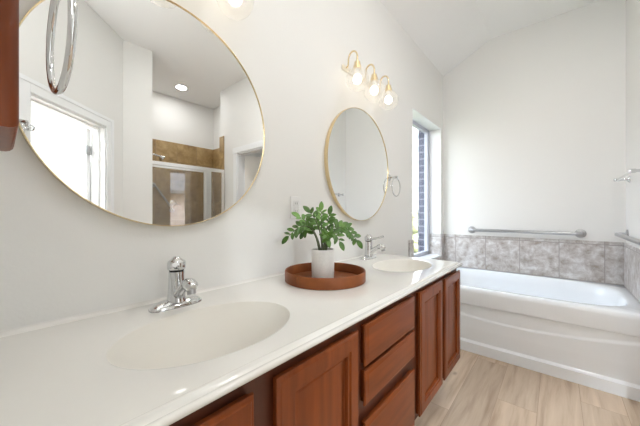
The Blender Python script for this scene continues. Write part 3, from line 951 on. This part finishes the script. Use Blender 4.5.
MB().lathe(q, (1, 0, 0), [(0.034, 0), (0.034, 0.006), (0.024, 0.010)], 24).build('flange', M['chrome'], spt, 40)
MB().tube([q + Vector((0.0, 0, 0)), q + Vector((0.05, 0, 0.006)), q + Vector((0.095, 0, 0.004)), q + Vector((0.125, 0, -0.012)), q + Vector((0.135, 0, -0.03))], [0.024, 0.024, 0.023, 0.021, 0.018], 18).build('spout', M['chrome'], spt, 60)

# ------------------------------------------------------------------ bars on the walls
def bar_thing(name, label, cat, p0, p1, n, off, r, m, flange_r, grp=None, post=False, ext=0.0):
    p0, p1, n = Vector(p0), Vector(p1), Vector(n)
    o = thing(name, label, cat, (p0 + p1) / 2, grp)
    ax = (p1 - p0).normalized()
    if post:
        for p, k in ((p0, -1), (p1, 1)):
            MB().lathe(p, n, [(flange_r, 0), (flange_r, 0.005), (flange_r * 0.8, 0.012), (flange_r * 0.45, 0.018), (0.010, 0.026), (0.010, off - 0.016), (0.0145, off - 0.010), (0.0145, off + 0.012), (0.009, off + 0.018), (0.0, off + 0.020)], 24).build('post', m, o, 40)
        MB().cyl(p0 + n * off, p1 + n * off, r, n=18).build('bar', m, o, 40)
    else:
        a_, c_ = p0 + n * off, p1 + n * off
        e = 0.03
        pts = [p0 + n * 0.004, p0 + n * (off - e)] + [p0 + n * (off - e) + ax * e + (-ax * cos(t) + n * sin(t)) * e for t in [pi / 2 * i / 6 for i in range(1, 7)]]
        pts += [p1 + n * (off - e) - ax * e + (ax * sin(t) + n * cos(t)) * e for t in [pi / 2 * i / 6 for i in range(0, 7)]] + [p1 + n * 0.004]
        MB().tube(pts, r, 18).build('bar', m, o, 50)
        for p in (p0, p1):
            MB().lathe(p, n, [(flange_r, 0), (flange_r, 0.004), (flange_r * 0.92, 0.010), (r * 1.1, 0.014)], 28).build('flange', m, o, 40)
    return o
bar_thing('grab_bar', 'steel grab bar on the white back wall above the tub', 'grab bar', (0.318, YB, 0.979), (1.236, YB, 0.979), (0, -1, 0), 0.062, 0.0165, M['steel'], 0.042, 'steel grab bars')
bar_thing('grab_bar', 'steel grab bar on the right wall above the tub, cropped by the right edge', 'grab bar', (XR, 3.49, 0.990), (XR, 2.48, 0.990), (-1, 0, 0), 0.066, 0.0165, M['steel'], 0.042, 'steel grab bars')
bar_thing('towel_bar', 'chrome towel bar high on the right wall, cropped by the right edge', 'towel bar', (XR, 3.40, 1.452), (XR, 2.735, 1.452), (-1, 0, 0), 0.076, 0.008, M['chrome'], 0.027, post=True)

# ------------------------------------------------------------------ shower
sh = thing('shower_enclosure', 'chrome framed glass shower enclosure reflected in the nearer mirror', 'shower', (2.95, 1.75, 0.12))
FZ = 1.85
MB().box(2.93, 2.97, 1.216, 2.297, FZ - 0.05, FZ, 0.004).build('header', M['aluminium'], sh)
MB().box(2.93, 2.97, 1.216, 2.297, 0.12, 0.15, 0.004).build('bottom_track', M['aluminium'], sh)
MB().box(2.93, 2.97, 2.00, 2.085, 0.15, FZ - 0.05, 0.004).build('post', M['aluminium'], sh)
MB().box(2.935, 2.965, 1.216, 1.25, 0.15, FZ - 0.05, 0.004).build('jamb', M['aluminium'], sh)
MB().box(2.935, 2.965, 2.262, 2.297, 0.15, FZ - 0.05, 0.004).build('jamb', M['aluminium'], sh)
MB().box(2.947, 2.953, 2.085, 2.262, 0.15, FZ - 0.05).build('fixed_panel', M['shower_glass'], sh)
dr = MB().box(2.947, 2.953, 1.252, 1.998, 0.16, FZ - 0.055).build('glass_door', M['shower_glass'], sh)
b = MB()
b.box(2.94, 2.96, 1.252, 1.275, 0.155, FZ - 0.052, 0.003).box(2.94, 2.96, 1.975, 1.999, 0.155, FZ - 0.052, 0.003)
b.box(2.94, 2.96, 1.275, 1.975, FZ - 0.078, FZ - 0.052, 0.003).box(2.94, 2.96, 1.275, 1.975, 0.155, 0.18, 0.003)
b.build('door_frame', M['aluminium'], dr)
hd = thing('shower_sprayer', 'chrome shower head on its arm above the shower door, seen in the nearer mirror', 'shower head', (3.15, 1.215, 1.97))
q = Vector((3.15, 1.215, 1.955))
MB().lathe(q, (0, 1, 0), [(0.03, 0), (0.03, 0.004), (0.012, 0.010)], 20).build('flange', M['chrome'], hd, 40)
MB().tube([q, q + Vector((0, 0.10, 0.012)), q + Vector((0, 0.17, 0.016)), q + Vector((0, 0.23, 0.004))], 0.012, 12).build('arm', M['chrome'], hd, 60)
MB().lathe(q + Vector((0, 0.222, 0.012)), (0, 0.75, -0.65), [(0.013, 0), (0.018, 0.02), (0.045, 0.05), (0.05, 0.062), (0.046, 0.066), (0.0, 0.066)], 24).build('head', M['chrome'], hd, 40)
vv = thing('shower_valve', 'round chrome shower valve on the brown tiled wall, seen through the shower glass', 'shower valve', (3.858, 1.90, 1.34))
MB().lathe((3.858, 1.90, 1.34), (-1, 0, 0), [(0.055, 0), (0.055, 0.004), (0.045, 0.010), (0.022, 0.014), (0.022, 0.045), (0.017, 0.052), (0.0, 0.053)], 32).build('escutcheon', M['chrome'], vv, 40)
MB().tube([(3.81, 1.90, 1.34), (3.80, 1.93, 1.32), (3.795, 1.97, 1.30)], [0.010, 0.008, 0.007], 12).build('lever', M['chrome'], vv, 60)
bar_thing('grab_bar', 'slanted steel grab bar on the brown tiled shower wall', 'grab bar', (3.858, 1.60, 1.62), (3.858, 1.88, 1.22), (-1, 0, 0), 0.06, 0.015, M['steel'], 0.04, 'steel grab bars')
# robe hook beside the doorway
hk = Vector((1.887, 0.139, 0)) + E1 * (-0.035) + NO * 0.02 + Vector((0, 0, 1.78))
rh = thing('robe_hook', 'small chrome robe hook on the doorway trim, seen in the nearer mirror', 'hook', hk)
MB().lathe(hk, NO, [(0.018, 0), (0.018, 0.004), (0.007, 0.008), (0.007, 0.03)], 18).build('mount', M['chrome'], rh, 40)
MB().tube([hk + NO * 0.025 + Vector((0, 0, 0.02)), hk + NO * 0.045 + Vector((0, 0, 0.012)), hk + NO * 0.05, hk + NO * 0.042 - Vector((0, 0, 0.015)), hk + NO * 0.025 - Vector((0, 0, 0.018))], 0.006, 10).build('hook', M['chrome'], rh, 60)

# ------------------------------------------------------------------ recessed downlights
def downlight(x, y, label, w, col=(0.985, 0.985, 1.0)):
    d = thing('downlight', label, 'ceiling light', (x, y, ZC), 'recessed ceiling downlights')
    MB().lathe((x, y, ZC), (0, 0, -1), [(0.095, 0.0), (0.095, 0.004), (0.088, 0.008), (0.07, 0.006), (0.07, 0.0)], 40, False, False).build('trim_ring', M['white_plastic'], d, 40)
    MB().lathe((x, y, ZC), (0, 0, -1), [(0.07, 0.0005), (0.07, 0.003), (0.0, 0.003)], 40).build('lens', M['lens'], d)
    L = bpy.data.lights.new('downlight_lamp', 'AREA')
    L.shape = 'DISK'
    L.size = 0.14
    L.energy = w
    L.color = col
    lo = bpy.data.objects.new('downlight_lamp', L)
    SC.collection.objects.link(lo)
    lo.parent = d
    lo.location = (0, 0, -0.012)
downlight(3.386, 1.837, 'round recessed downlight in the ceiling over the shower', 1.35 * DOWNLIGHT_W)
downlight(1.35, 1.75, 'added round downlight in front of the tub, out of view', 3.5 * DOWNLIGHT_W)  # added lamp with no visible fixture, helps light the main room
downlight(1.30, 0.35, 'added round downlight above the camera, out of view', 0.15 * DOWNLIGHT_W)  # weak added fill, no fixture is seen here
downlight(2.9, -0.8, 'added unseen downlight that brightens the room beyond the doorway', 30 * DOWNLIGHT_W, (0.85, 0.93, 1.0))  # added out of sight to make the doorway look bright
downlight(4.8, -0.6, 'added unseen downlight deep in the bright room beyond the doorway', 30 * DOWNLIGHT_W, (0.85, 0.93, 1.0))  # second added lamp, same cool brightening of the far room
downlight(2.3, 2.95, 'added unseen downlight that lifts the closet behind the door left ajar', 0.35 * DOWNLIGHT_W)  # small added lamp so the closet opening is less dark
